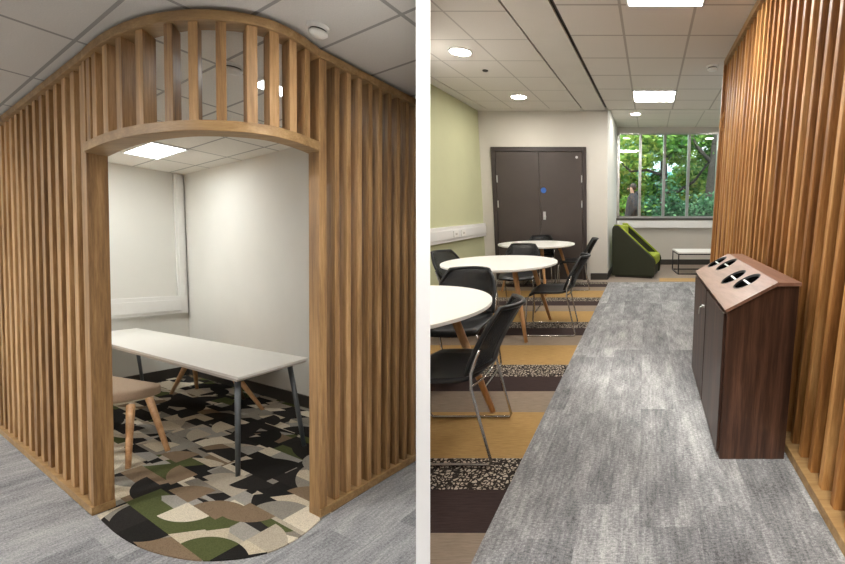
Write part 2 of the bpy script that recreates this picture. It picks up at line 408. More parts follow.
MB().para(RR-DL*.01, DR*SR, DL*.125, 0, .05).build('bottom_rail', 'oak_rail', scr, .003)
# short slats over the opening
def arc_at(px):
    # where the view line of a slat in the photo crosses the curve
    best = None
    for i in range(len(arc)-1):
        xa = CX+F*arc[i].x/arc[i].y; xb = CX+F*arc[i+1].x/arc[i+1].y
        if min(xa, xb) <= px <= max(xa, xb) and xa != xb:
            t = (px-xa)/(xb-xa); return arc[i].lerp(arc[i+1], t), (arc[i+1]-arc[i]).normalized(), (cum[i]+t*(cum[i+1]-cum[i]))/cum[-1]
mb = MB()
for ss in [.02, .107, .21, .316, .423, .544, .638, .717, .788, .844, .896, .953]:
    ii = min(range(len(cum)), key=lambda j: abs(cum[j]/cum[-1]-ss)); p = arc[ii]; tg = (arc[min(ii+1, len(arc)-1)]-arc[ii-1]).normalized(); t = ss
    wd = .08*(1-t)+.034*t
    mb.para(p-tg*wd/2+inward(t)*.06, tg*wd, inward(t)*1.0, 2.219, 2.701)
mb.build('header_slats', 'oak', scr, .003)

# the screen stands about a degree out of plumb
for ch_ in scr.children:
    for v in ch_.data.vertices: v.co.x += .024*(v.co.z-.7)
# trunking on the inner back wall
tk = thing('dado_trunking', 'white wall trunking running up the corner and along behind the meeting table', 'trunking'); a_(tk)
MB().para(IC-DR*.115-DL*.04, DR*.10, DL*.04, 1.11, CA-.01).build('vertical_trunk', 'trunk', tk, .004)
MB().para(IC-DR*.09-DL*.055, DR*.05, DL*.02, 1.11, CA-.01).build('trunk_cover', 'trunk', tk, .003)
MB().para(IC-DR*1.6-DL*.05, DR*1.58, DL*.05, .87, 1.11).build('horizontal_trunk', 'trunk', tk, .004)
MB().para(IC-DR*1.6-DL*.065, DR*1.5, DL*.02, .91, 1.06).build('trunk_cover', 'trunk', tk, .004)
sk = MB().para(IC-DR*1.0-DL*.075, DR*.16, DL*.015, .94, 1.03).build('socket_plate', 'white', tk, .003)

# ceiling panels in the meeting room
def panel(name, label, c0, e1, e2, z, mat, grp=None, reg=a_):
    t_ = thing(name, label, 'ceiling light', (c0[0], c0[1], z), 0, grp)
    z_ = Vector((0, 0, 0)); e1 = Vector((e1[0], e1[1], 0)); e2 = Vector((e2[0], e2[1], 0)); u1 = e1.normalized()*.015; u2 = e2.normalized()*.015
    MB().para(u1+u2, e1-u1*2, e2-u2*2, -.008, -.003).build('diffuser', mat, t_)
    f = MB()
    f.para(z_, e1, u2, -.014, 0); f.para(z_+e2-u2, e1, u2, -.014, 0); f.para(z_, u1, e2, -.014, 0); f.para(z_+e1-u1, u1, e2, -.014, 0)
    f.build('frame', 'trunk', t_); reg(t_); return t_
PA = Vector((-4.407, 4.389, 0))
panel('ceiling_panel_light', 'bright square ceiling panel seen under the arched header inside the meeting room', PA, DL*.84, -DR*.30, CA-.001, 'lamp_a', 'meeting room ceiling panels')
panel('ceiling_panel_light', 'ceiling panel glimpsed between the short slats, right of the inner smoke detector', Vector((-2.42, 2.83, 0)), DR*.33, -DL*.2, CA-.001, 'lamp_a', 'meeting room ceiling panels')
def detector(name, label, p, reg, r=.055):
    t_ = thing(name, label, 'smoke detector', p, 0)
    MB().lathe((0, 0, 0), [(r, 0), (r, -.012), (r*.9, -.02)], 28).build('mounting_base', 'det', t_)
    MB().lathe((0, 0, 0), [(r*.74, -.02), (r*.74, -.032)], 28).build('sensor_vents', 'bar_dark', t_)
    MB().lathe((0, 0, 0), [(r*.85, -.03), (r*.85, -.04), (r*.6, -.052), (r*.2, -.056)], 28, True).build('sensor_cap', 'det', t_)
    reg(t_); return t_
panel('ceiling_panel_light', 'added ceiling panel, unseen behind the left part of the screen, brightening the meeting room', Vector((-4.9, 3.95, 0)), DL*.84, -DR*.30, CA-.001, 'lamp_added_inner', 'meeting room ceiling panels')  # lamp added out of sight so the inner walls are lit evenly
detector('smoke_detector', 'white smoke detector on the grey ceiling outside the curved screen', (-1.487, 2.185, CA+.004), a_, .05)
detector('smoke_detector', 'white smoke detector inside the meeting room, seen between the short slats', (-2.30, 2.586, CA), a_, .055)
# unseen ceiling panels added to light the outside of the screen (above and behind the viewpoint)
panel('ceiling_panel_light', 'added ceiling panel out of frame above the left walkway, lighting the screen fronts', (-5.3, .3, 0), (.95, 0), (0, .55), CA+.003, 'lamp_added_outer', 'added corridor ceiling panels')
panel('ceiling_panel_light', 'added ceiling panel farthest left, out of frame, lighting the left screen', (-7.4, 1.0, 0), (.95, 0), (0, .55), CA+.003, 'lamp_added_outer', 'added corridor ceiling panels')
panel('ceiling_panel_light', 'small added ceiling panel out of frame near the divider wall, lighting the right screen', (-1.42, .92, 0), (.5, 0), (0, .36), CA+.003, 'lamp_added_outer', 'added corridor ceiling panels')

# meeting table
P1 = Vector((-2.536, 2.81, 0)); P2 = Vector((-2.483, 3.418, 0)); P3 = Vector((-5.86, 5.10, 0)); P4 = Vector((-5.93, 4.56, 0))
tb = thing('meeting_table', 'long white rectangular meeting table with slim grey metal legs', 'table', (-4.2, 3.95, 0)); a_(tb); O = Vector((-4.2, 3.95, 0))
MB().prism([(p-O)[:2] for p in (P1, P2, P3, P4)], .708, .73).build('tabletop', 'white', tb, .003)
MB().prism([((p-O)*.985)[:2] for p in (P1, P2, P3, P4)], .69, .7079).build('tabletop_edge', 'edge', tb)
for top, ft in (((-2.62, 2.90), (-2.60, 2.855)), ((-2.63, 3.40), (-2.48, 3.343)), ((-5.72, 4.60), (-5.75, 4.55)), ((-5.75, 4.98), (-5.72, 5.02))):
    MB().tube([(ft[0]-O.x, ft[1]-O.y, 0), (top[0]-O.x, top[1]-O.y, .69)], [.014, .019], 12).build('leg', 'grey_metal', tb)
MB().tube([(-2.63-O.x, 3.38-O.y, .675), (-2.63-O.x, 2.92-O.y, .675)], .014, 8).build('cross_rail', 'grey_metal', tb)
def bench(label, c, d, ln, legs_, wd=.18):
    t_ = thing('upholstered_bench', label, 'bench', (c[0], c[1], 0), 0, None); d = Vector((d[0], d[1], 0)).normalized(); nn = Vector((-d.y, d.x, 0))
    def st(sc, z):
        out = []
        for i in range(40):
            a = 2*math.pi*i/40; ca, sa = math.cos(a), math.sin(a)
            x = (abs(ca)**.75)*math.copysign(1, ca)*wd*sc+math.copysign(ln/2-wd, ca); y = (abs(sa)**.85)*math.copysign(1, sa)*wd*sc
            q = d*x+nn*y; out.append((q.x, q.y, z))
        return out
    prof = [(.93, .372), (.99, .378), (1.0, .395), (1.0, .435), (.97, .449), (.9, .456), (.6, .459)]
    vs = []; fs = []
    for sc_, z in prof: vs += st(sc_, z)
    for i in range(len(prof)-1):
        for k in range(40): fs.append((i*40+k, i*40+(k+1) % 40, (i+1)*40+(k+1) % 40, (i+1)*40+k))
    fs += [tuple(range(40)), tuple(range(len(prof)*40-40, len(prof)*40))]
    MB().add(vs, fs, True).build('seat', 'fabric', t_)
    for tp, ft in legs_:
        MB().tube([(ft[0]-c[0], ft[1]-c[1], 0), (tp[0]-c[0], tp[1]-c[1], .378)], [.015, .026], 12).build('leg', 'leg_wood', t_)
    a_(t_); return t_
bench('oatmeal upholstered bench with rounded end and splayed oak legs, near side of the meeting table', (-4.54, 3.63), (-.945, .327), 1.32,
      [((-3.80, 3.24), (-3.507, 2.956)), ((-3.85, 3.42), (-3.524, 3.25)), ((-4.9, 3.64), (-5.05, 3.5)), ((-4.95, 3.85), (-5.15, 3.95))])
bench('far bench tucked behind the white meeting table, only its splayed oak legs showing', (-4.35, 4.65), (-.894, .452), 1.75,
      [((-4.74, 4.60), (-5.07, 4.735)), ((-4.85, 4.80), (-4.958, 4.93)), ((-3.80, 4.18), (-3.537, 4.20)), ((-4.0, 4.35), (-4.05, 4.55))])

# set the meeting-room side down: one rigid placement
MA = Matrix.Translation((0, 0, HB)) @ Matrix.Rotation(-(TH-THA), 4, 'X') @ Matrix.Translation((0, 0, -1.5))
for o, c in A:
    o.matrix_world = MA @ o.matrix_basis
bpy.context.view_layer.update()
for o, c in A: clip(o, -1)

# ================================================================== CAFE SIDE
B = []
def b_(o): B.append(o); return o
CB = 2.9; YD = 7.26; YW = 9.23
def kx(k, y): return k+.11*y
# floors
flat_b = lambda n_, poly, z, m, th=.02: b_(flat(n_, poly, z, m, th, kind='structure'))
flat_b('floor_banded', [(kx(-4.0, -2), -2), (kx(-.62, -2), -2), (kx(-.62, 7.0), 7.0), (kx(-4, 7.0), 7.0)], 0, 'bands')
flat_b('floor_path', [(kx(-.62, -2), -2), (kx(3.5, -2), -2), (kx(3.5, 7.0), 7.0), (kx(-.62, 7.0), 7.0)], 0, 'grey_b')
flat_b('floor_far', [(kx(-4, 7.0), 7.0), (kx(3.5, 7), 7.0), (4.6, YW+.1), (-2.5, YW+.1)], 0, 'taupe')
MB().hexa([(1.05, 7.05, .0002), (3.0, 7.05, .0002), (3.0, 7.4, .0002), (1.1, 7.4, .0002)], [(1.05, 7.05, .003), (3.0, 7.05, .003), (3.0, 7.4, .003), (1.1, 7.4, .003)]).build('floor_yellow_strip', plain('ochre_carpet', 'ab8a58', .95, var=.2, scale=90), kind='structure')
# ceiling
M['tiles_bl'] = tiles('tiles_left', (-1.44, 7.2), (.62, 0), (.081, .58), 'd9d3ca', 'b3ada4', .03)
M['tiles_br'] = tiles('tiles_right', (.157, 3.61), (.615, 0), (.072, .592), 'd9d3ca', 'aca59b', .04)
M['tiles_bf'] = tiles('tiles_far', (.6, 7.3), (.615, 0), (.072, .592), 'd9d3ca', 'b3ada4', .03)
sl = .138
def cx_(x7, y): return x7+sl*(y-7.2)
lx, sx0, sx1 = -1.86, -.30, .117
flat_b('ceiling_left', [(cx_(lx, -2), -2), (cx_(sx0, -2), -2), (cx_(sx0, 7.1), 7.1), (cx_(lx, 7.1), 7.1)], CB+.02, 'tiles_bl')
flat_b('ceiling_strip', [(cx_(sx0, -2)+.02, -2), (cx_(sx1, -2)-.02, -2), (cx_(sx1, YD)-.02, YD), (cx_(sx0, YD)+.02, YD)], CB+.02, 'plaster')
flat_b('ceiling_edge', [(-4.5, -2), (cx_(lx, -2)-.02, -2), (cx_(lx, 7.12)-.02, 7.12), (cx_(sx0, 7.12)+.02, 7.12), (cx_(sx0, YD), YD), (-4.5, YD)], CB+.02, 'plaster')
flat_b('ceiling_right', [(cx_(sx1, -2)+.02, -2), (4.5, -2), (4.5, 7.15), (cx_(sx1, 7.15)+.02, 7.15)], CB+.02, 'tiles_br')
flat_b('ceiling_backing', [(-4.5, -2), (4.5, -2), (4.5, 7.4), (-4.5, 7.4)], CB+.055, 'bar_dark')
flat_b('ceiling_far', [(-.1, 7.2), (4.5, 7.2), (4.5, YW+.1), (-.1, YW+.1)], 3.02, 'tiles_bf')
MB().box(-.02, 4.5, 7.18, 7.26, CB, 3.05).build('trim_1', 'plaster', kind='structure')
# walls
xw0 = kx(-2.867, YD)
MB().box(xw0, .13, YD, YD+.12, 0, 3.05).build('wall_door', 'wall_b', kind='structure')
b_(MB().para((kx(-2.867, 3.5), 3.5), ((YD-3.5)*.11, YD-3.5), (-.12, 0), 0, CB).build('wall_green', 'green', kind='structure'))
MB().para((.129, YD+.001), ((YW-YD)*.122, YW-YD), (-.12, 0), 0, 3.05).build('wall_return', 'wall', kind='structure')
wx0, wx1, wz0, wz1 = .385, 2.62, 1.056, 2.885
mb = MB(); mb.box(.2, 4.6, YW, YW+.2, 0, wz0); mb.box(.2, 4.6, YW, YW+.2, wz1, 3.05); mb.box(.2, wx0, YW, YW+.2, wz0, wz1); mb.box(wx1, 4.6, YW, YW+.2, wz0, wz1)
mb.build('wall_window', 'wall_b', kind='structure')
MB().box(.38, 4.5, YW-.09, YW-.001, .84, 1.0).build('trim_2', 'trunk', bevel=.005, kind='structure')
MB().box(.36, 4.5, YW-.02, YW-.001, 0, .12).build('baseboard_window', 'base', kind='structure')
MB().box(-.17, .13, YD-.02, YD-.001, 0, .12).build('baseboard_door', 'base', kind='structure')
MB().box(xw0+.02, -1.95, YD-.02, YD-.001, 0, .12).build('baseboard_door_left', 'base', kind='structure')
MB().para((.131, YD), ((YW-YD)*.122, YW-YD), (.015, 0), 0, .12).build('baseboard_return', 'base', kind='structure')
b_(MB().para((kx(-2.865, 4.0), 4.0), ((YD-4.0-.03)*.11, YD-4.0-.03), (.015, 0), 0, .12).build('baseboard_green', 'base', kind='structure'))
# window
mb = MB(); mb.box(wx0, wx1, YW+.02, YW+.1, wz0, wz0+.04); mb.box(wx0, wx1, YW+.02, YW+.1, wz1-.03, wz1); mb.box(wx0, wx0+.05, YW+.02, YW+.1, wz0, wz1); mb.box(wx1-.05, wx1, YW+.02, YW+.1, wz0, wz1)
for px in (.888, 1.42, 1.955): mb.box(px-.028, px+.028, YW+.01, YW+.1, wz0, wz1)
win = mb.build('window_1', 'steel', kind='structure')
MB().box(wx0-.02, wx1+.1, YW-.06, YW+.02, wz0-.035, wz0-.005).build('window_sill', 'base', win)
MB().box(wx0, wx1, YW+.05, YW+.058, wz0, wz1).build('glass_pane', 'glass', win)
# door
dz = 2.31
dr_ = MB(); dr_.box(-1.874, -1.80, YD-.04, YD-.001, 0, dz); dr_.box(-.305, -.235, YD-.04, YD-.001, 0, dz); dr_.box(-1.80, -.305, YD-.04, YD-.001, dz-.075, dz)
door = dr_.build('door_1', 'door_frame', kind='structure', bevel=.004)
for x0, x1 in ((-1.797, -1.055), (-1.049, -.308)): MB().box(x0, x1, YD-.025, YD-.002, .01, dz-.08).build('door_leaf', 'door', door, .003)
for zz in (1.78, 1.35):
    for x in (-1.79, -.322): MB().box(x-.006, x+.014, YD-.032, YD-.022, zz-.06, zz+.06).build('hinge', 'steel', door)
MB().lathe((0, 0, 0), [(.022, 0), (.022, -.01)], 18).build('door_stud', 'steel', door).matrix_local = Matrix.Translation((-.40, YD-.026, 2.14)) @ Matrix.Rotation(R(90), 4, 'X') @ Matrix.Scale(-1, 4, (0, 0, 1))
h_ = MB(); h_.box(-1.00, -.955, YD-.035, YD-.02, 1.08, 1.22); h_.tube([(-.978, YD-.03, 1.13), (-.978, YD-.065, 1.13), (-.945, YD-.065, 1.13)], .010, 8); h_.build('door_handle', 'steel', door)
sg = MB().lathe((0, 0, 0), [(.048, 0), (.048, .004)], 32).build('round_door_sign', 'blue'); sg['label'] = 'small round blue sign on the dark double doors'; sg['category'] = 'sign'
sg.matrix_basis = Matrix.Translation((-.985, YD-.026, 1.585)) @ Matrix.Rotation(R(90), 4, 'X')
# trunking on green wall
tg = thing('dado_trunking', 'white dado trunking with twin sockets along the pale green wall', 'trunking'); b_(tg)
gx = lambda y: kx(-2.866, y)
MB().para((gx(4.0), 4.0), ((3.22)*.11, 3.22), (.055, 0), .80, 1.02).build('trunk_body', 'trunk', tg, .005)
MB().para((gx(4.0)+.056, 4.0), ((3.2)*.11, 3.2), (.012, 0), .845, .975).build('trunk_cover', 'trunk', tg, .004)
for y in (5.95, 6.2):
    sk = MB().para((gx(y)+.069, y), (.017, .15), (.01, 0), .86, .955).build('socket', 'white', tg, .003)
    MB().para((gx(y+.05)+.080, y+.05), (.006, .05), (.004, 0), .895, .92).build('socket_switch', 'edge', sk)
# lights
for c0, y_, lab in ((.145, 3.02, 'square ceiling panel cut by the top edge above the grey walkway'), (.450, 6.03, 'square ceiling panel over the far end of the grey walkway')):
    panel('ceiling_panel_light', lab, (c0, y_, 0), (.615, 0), (.072, .592), CB-.0005, 'lamp_b', 'walkway ceiling panels', b_)
panel('ceiling_panel_light', 'added ceiling panel, unseen behind the viewpoint, brightening the walkway', (.95, -1.6, 0), (.615, 0), (.072, .592), CB-.0005, 'lamp_near', 'walkway ceiling panels', b_)  # lamp added behind the viewpoint to brighten the closed-in room
panel('ceiling_panel_light', 'ceiling panel out of frame above the near walkway', (.12, .03, 0), (.615, 0), (.072, .592), CB-.0005, 'lamp_near', 'walkway ceiling panels', b_)
def downlight(lab, x, y, z, r=.12):
    t_ = thing('recessed_downlight', lab, 'ceiling light', (x, y, z), 0, 'recessed downlights')
    f = MB(); n = 36; vs = []; fs = []
    for rr, zz in ((r, 0), (r, -.012), (r*.86, -.012), (r*.86, 0)):
        for k in range(n): a = 2*math.pi*k/n; vs.append((rr*math.cos(a), rr*math.sin(a), zz))
    for i in range(4):
        for k in range(n): fs.append((i*n+k, i*n+(k+1) % n, ((i+1) % 4)*n+(k+1) % n, ((i+1) % 4)*n+k))
    f.add(vs, fs, False).build('trim_ring', 'trunk', t_)
    MB().lathe((0, 0, 0), [(r*.85, -.002), (r*.85, -.007)], 32).build('lens', 'lamp_d', t_); b_(t_)
downlight('round recessed downlight nearest the viewer in the left ceiling', -1.459, 4.60, CB)
downlight('round recessed downlight in the left ceiling closest to the dark doors', -1.198, 6.36, CB)
downlight('round recessed downlight in the lower ceiling before the window', .66, 7.95, 3.0, .1)
downlight('added round downlight, unseen behind the slatted wall, brightening the window wall', 2.75, 7.9, 3.0, .12)  # lamp added out of view to lift the wall under the window
downlight('round recessed downlight out of frame above the nearest round table', -1.0, 2.75, CB)
detector('smoke_detector', 'white smoke detector on the ceiling at the far top corner of the slatted wall', (1.30, 5.05, CB), b_, .07)
t_ = thing('ceiling_sensor', 'tiny round sensor on the left ceiling between the two downlights', 'sensor', (-1.366, 5.2, CB)); MB().lathe((0, 0, 0), [(.035, 0), (.03, -.012)], 20).build('sensor_disc', 'bar_dark', t_)

# slatted timber wall of the walkway
s2 = thing('slatted_wall', 'tall warm oak slatted wall along the right side of the grey walkway', 'screen'); LEAN = .055
mb = MB(); y = 1.981-.1215*18
while y < 4.8:
    x = kx(.815, y); a = Vector((.109*.037, .037)); dp = Vector((.15, -.0165))
    c = [Vector((x, y)), Vector((x, y))+a, Vector((x, y))+a+dp, Vector((x, y))+dp]; c = [c[0], c[3], c[2], c[1]]
    mb.hexa([(p.x, p.y, .05) for p in c], [(p.x+LEAN, p.y, CB-.06) for p in c]); y += .1215
mb.build('slats', 'oak_b', s2, .003)
y0, y1 = -.28, 4.88
mb = MB(); c = [(kx(.778, y0), y0), (kx(.778, y0)+.15, y0), (kx(.778, y1)+.15, y1), (kx(.778, y1), y1)]
mb.prism(c, 0, .05).build('bottom_rail', 'oak_rail', s2, .003)
mb = MB(); mb.prism([(p[0]+LEAN+.01, p[1]) for p in c], CB-.06, CB-.002).build('top_rail', 'oak_rail', s2, .003)
mb = MB(); c = [(kx(.785, y1-.05), y1-.05), (kx(.785, y1-.05)+.14, y1-.05), (kx(.785, y1)+.14, y1), (kx(.785, y1), y1)]
mb.hexa([(p[0], p[1], 0) for p in c], [(p[0]+LEAN, p[1], CB-.06) for p in c]).build('end_post', 'oak_b', s2, .003)
MB().tube([(kx(.88, 4.76), 4.76, 2.34), (kx(.84, 4.80), 4.80, 2.27), (kx(.84, 4.83), 4.83, 2.19), (kx(.87, 4.78), 4.78, 2.14)], .025, 10).build('header_stub', 'oak_b', s2)
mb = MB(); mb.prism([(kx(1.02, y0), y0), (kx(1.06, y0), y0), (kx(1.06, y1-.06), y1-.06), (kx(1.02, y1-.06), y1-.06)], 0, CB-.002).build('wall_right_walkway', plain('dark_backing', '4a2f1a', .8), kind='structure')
# recycling bin
bn = thing('recycling_bin_unit', 'walnut recycling bin cabinet with four oval openings in its sloping top', 'bin', (.624, 1.92, 0))
ex = .340; LY = 1.20; sk_ = LY*.112
def bv(x, y, z): return (x+y/LY*sk_, y, z)
prof = [(0, 0), (ex, 0), (ex, .925), (.235, .925), (0, .795)]
n5 = len(prof)
vs = [bv(x, 0, z) for x, z in prof]+[bv(x, LY, z) for x, z in prof]
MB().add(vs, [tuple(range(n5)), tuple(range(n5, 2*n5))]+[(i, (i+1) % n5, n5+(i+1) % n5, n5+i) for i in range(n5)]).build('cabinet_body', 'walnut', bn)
# sloping lid with real oval holes
def slope(u, v, h): # u across slope 0..1, v along 0..1
    x = -.012+u*.25; z = .795+.007+(x/.235)*.13; return Vector(bv(x, -.012+v*(LY+.02), z+h))
holes = [(.40, .135), (.52, .335), (.40, .66), (.52, .86)]
holes = [(.66, .23), (.56, .41), (.70, .74), (.60, .93)]
def sl3(u, v, h): return slope(u, v, h)
bm = bmesh.new()
G = 24
pts = [bm.verts.new(sl3(*q, .006)) for q in ((0, 0), (1, 0), (1, 1), (0, 1))]
es = [bm.edges.new((pts[i], pts[(i+1) % 4])) for i in range(4)]
HR = (.28, .070)
for (u, v) in holes:
    ring_ = [bm.verts.new(sl3(u+HR[0]*math.cos(2*math.pi*k/G), v+HR[1]*math.sin(2*math.pi*k/G), .006)) for k in range(G)]
    es += [bm.edges.new((ring_[k], ring_[(k+1) % G])) for k in range(G)]
bmesh.ops.triangle_fill(bm, use_beauty=True, edges=es)
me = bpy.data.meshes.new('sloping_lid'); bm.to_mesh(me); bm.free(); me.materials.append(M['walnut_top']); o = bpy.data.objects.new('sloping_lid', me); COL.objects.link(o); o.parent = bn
sm_ = o.modifiers.new('solid', 'SOLIDIFY'); sm_.thickness = .014; sm_.offset = 0
for (u, v) in holes:
    mb = MB(); vs = []
    for hh, sc in ((.0145, 1.0), (.0145, .93), (-.002, .93)):
        vs += [sl3(u+HR[0]*sc*math.cos(2*math.pi*k/G), v+HR[1]*sc*math.sin(2*math.pi*k/G), hh) for k in range(G)]
    fs = [(i*G+k, i*G+(k+1) % G, (i+1)*G+(k+1) % G, (i+1)*G+k) for i in range(2) for k in range(G)]
    ln = mb.add(vs, fs, True).build('opening_rim', 'black', bn)
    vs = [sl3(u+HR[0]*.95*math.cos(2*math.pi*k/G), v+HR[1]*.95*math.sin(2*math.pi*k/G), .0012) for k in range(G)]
    MB().add(vs, [tuple(range(G))]).build('painted_opening_dark', 'black_in', bn)  # flat black face painted in for the shade inside the bin
    MB().add([sl3(u+a, v+b, .008) for a, b in ((-.02, -HR[1]*.9), (.02, -HR[1]*.9), (.02, HR[1]*.9), (-.02, HR[1]*.9))], [(0, 1, 2, 3)]).build('steel_flap', 'steel', bn)
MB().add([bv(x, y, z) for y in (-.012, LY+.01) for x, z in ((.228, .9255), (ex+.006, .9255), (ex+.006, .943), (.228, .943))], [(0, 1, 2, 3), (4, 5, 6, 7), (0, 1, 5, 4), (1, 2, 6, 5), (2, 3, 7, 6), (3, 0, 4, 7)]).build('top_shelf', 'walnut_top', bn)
for a, b in ((.02, .59), (.61, 1.18)):
    dd = MB().add([bv(x, y, z) for y in (a, b) for x, z in ((-.014, .03), (-.0005, .03), (-.0005, .78), (-.014, .78))], [(0, 1, 2, 3), (4, 5, 6, 7), (0, 1, 5, 4), (1, 2, 6, 5), (2, 3, 7, 6), (3, 0, 4, 7)]).build('door', 'walnut', bn, .001)
    if a < .1: continue
    yk = .66
    k_ = MB().tube([bv(-.015, yk, .66), bv(-.03, yk, .66)], .011, 12); k_.tube([bv(-.03, yk, .66), bv(-.045, yk, .655), bv(-.05, yk, .61)], .004, 6); k_.build('lock_key', 'steel', dd)

# ------------------------------------------------------------------ tables and chairs
def round_table(lab, c, rot):
    t_ = thing('round_table', lab, 'table', (c[0], c[1], 0), rot, None)
    MB().lathe((0, 0, 0), [(.585, .708), (.6, .712), (.6, .73)], 72).build('tabletop', 'white', t_)
    MB().lathe((0, 0, 0), [(.57, .7), (.585, .7079)], 72).build('tabletop_edge', 'edge', t_)
    for k in range(4):
        a = math.pi/2*k; ca, sa = math.cos(a), math.sin(a)
        MB().tube([(.575*ca, .575*sa, 0), (.36*ca, .36*sa, .68)], [.017, .027], 14).build('leg', 'leg_wood', t_)
    mb = MB(); mb.tube([(.37, 0, .688), (-.37, 0, .688)], .014, 8); mb.tube([(0, .37, .688), (0, -.37, .688)], .014, 8); mb.build('under_frame', 'grey_metal', t_)
    b_(t_); return t_
round_table('nearest round white table, cut off where it meets the white divider', (-1.26, 2.34), R(8))
round_table('middle round white table with four splayed oak legs', (-1.05, 4.25), R(-55))
round_table('farthest round white table, in front of the dark double doors', (-1.0, 6.42), R(20))
def make_chair(lab):
    t_ = thing('stacking_chair', lab, 'chair', (0, 0, 0), 0, 'black cafe chairs')
    # seat: a dished shell
    nx, ny = 8, 8; vs = []; fs = []
    def sp(i, j, h):
        u = i/nx; v = j/ny*2-1; x = .23-.42*u; hw = .215+.012*math.sin(u*math.pi); y = v*hw
        z = .45-.018*(1-v*v)*math.sin(u*math.pi)-.03*max(0, 1-u*5)**2+.012*v*v
        if u > .8: z += .02*((u-.8)/.2)**2
        x -= .02*(v**4)*(1 if u < .5 else -1)
        return (x, y, z-h)
    for h in (0, .02):
        for i in range(nx+1):
            for j in range(ny+1): vs.append(sp(i, j, h))
    q = (nx+1)*(ny+1); I = lambda i, j, l: l*q+i*(ny+1)+j
    for i in range(nx):
        for j in range(ny): fs.append((I(i, j, 0), I(i, j+1, 0), I(i+1, j+1, 0), I(i+1, j, 0))); fs.append((I(i, j, 1), I(i+1, j, 1), I(i+1, j+1, 1), I(i, j+1, 1)))
    for i in range(nx): fs.append((I(i, 0, 0), I(i+1, 0, 0), I(i+1, 0, 1), I(i, 0, 1))); fs.append((I(i, ny, 0), I(i, ny, 1), I(i+1, ny, 1), I(i+1, ny, 0)))
    for j in range(ny): fs.append((I(0, j, 0), I(0, j, 1), I(0, j+1, 1), I(0, j+1, 0))); fs.append((I(nx, j, 0), I(nx, j+1, 0), I(nx, j+1, 1), I(nx, j, 1)))
    MB().add(vs, fs, True).build('seat', 'black', t_)
    # backrest: mesh panel bowed backwards inside a black rim
    def bp(u, v, off=0):
        z = .49+.315*u; x = -.135-.165*u**1.2; hw = .226*(1-.30*max(0, (u-.45)/.55)**2.2); y = v*hw
        x += -.085*(1-v*v)+off; z += .0; return (x, y, z)
    NU, NV = 10, 12; vs = []; fs = []
    for off in (0, -.012):
        for i in range(NU+1):
            for j in range(NV+1): vs.append(bp(.02+.96*i/NU, (j/NV*2-1)*.97, off))
    q = (NU+1)*(NV+1); I = lambda i, j, l: l*q+i*(NV+1)+j
    for i in range(NU):
        for j in range(NV): fs.append((I(i, j, 0), I(i+1, j, 0), I(i+1, j+1, 0), I(i, j+1, 0))); fs.append((I(i, j, 1), I(i, j+1, 1), I(i+1, j+1, 1), I(i+1, j, 1)))
    bk = MB().add(vs, fs, True).build('backrest', 'mesh', t_)
    loop = [bp(0, v/6*1.0, -.006) for v in range(-6, 7)]+[bp(u/6, 1, -.006) for u in range(1, 6)]+[bp(1, v/6, -.006) for v in range(6, -7, -1)]+[bp(u/6, -1, -.006) for u in range(5, 0, -1)]
    MB().tube(loop+[loop[0]], .0125, 8, False).build('backrest_rim', 'black', bk)
    for s in (-1, 1):
        pts = [(.205, s*.20, .425), (.235, s*.225, .40), (.25, s*.235, .2), (.262, s*.24, .03), (.245, s*.24, .009), (.2, s*.24, .009), (-.2, s*.24, .009), (-.235, s*.24, .009), (-.245, s*.24, .03),
               (-.205, s*.238, .22), (-.165, s*.236, .42), (-.168, s*.236, .50), (-.215, s*.232, .62)]
        MB().tube(pts, .0078, 8).build('side_frame', 'chrome', t_)
    MB().tube([(.20, -.20, .422), (.205, 0, .415), (.20, .20, .422)], .007, 8).build('cross_bar', 'chrome', t_); mb = MB(); mb.tube([(-.165, -.235, .43), (-.19, -.12, .425), (-.20, 0, .425), (-.19, .12, .425), (-.165, .235, .43)], .007, 8); mb.build('cross_bar', 'chrome', t_)
    return t_
ch = make_chair('nearest black mesh-back chair on chrome sled legs, right of the nearest round table')
ch.location = (-.80, 2.10, 0); ch.rotation_euler = (0, 0, R(180)); b_(ch)
for x, y, a, lab in [(-.50, 4.2, 180, 'black chair on thin chrome legs to the right of the middle round table'),
                     (-.42, 6.48, 182, 'black chair to the right of the farthest round table, beside the white wall'),
                     (-1.07, 2.95, 268, 'black mesh-back chair between the nearest and middle round tables'),
                     (-1.04, 5.14, 268, 'black chair between the middle and farthest round tables'),
                     (-1.50, 4.47, -18, 'black chair at the left of the middle table beside the green wall'),
                     (-1.03, 6.83, 270, 'chair behind the farthest round table, back to the dark doors')]:
    b_(dup(ch, (x, y, 0), R(a), lab))

# armchair
ar = thing('armchair', 'dark green and lime tub armchair with sloping sides beside the window wall', 'armchair', (.68, 7.86, 0), R(-16))
def side(y0_, y1_, nm, mt):
    P = [(-.36, .03), (.44, .03), (.465, .30), (.44, .36), (-.24, .96), (-.33, .96), (-.36, .90)]
    n_ = len(P); vs = [(x, y0_, z) for x, z in P]+[(x, y1_, z) for x, z in P]
    return MB().add(vs, [tuple(range(n_)), tuple(range(n_, 2*n_))]+[(i, (i+1) % n_, n_+(i+1) % n_, n_+i) for i in range(n_)]).build(nm, mt, ar, .02)
side(-.42, -.34, 'arm', 'green_dark'); side(.34, .42, 'arm', 'green_dark')
MB().box(-.36, -.20, -.34, .34, .03, .95).build('backrest', 'lime', ar, .03)
MB().box(-.2, .42, -.34, .34, .03, .22).build('base', 'green_dark', ar, .02)
MB().box(-.2, .45, -.335, .335, .22, .42).build('seat_cushion', 'lime', ar, .05)
P = [(.44, .365), (-.24, .965), (-.33, .965)]
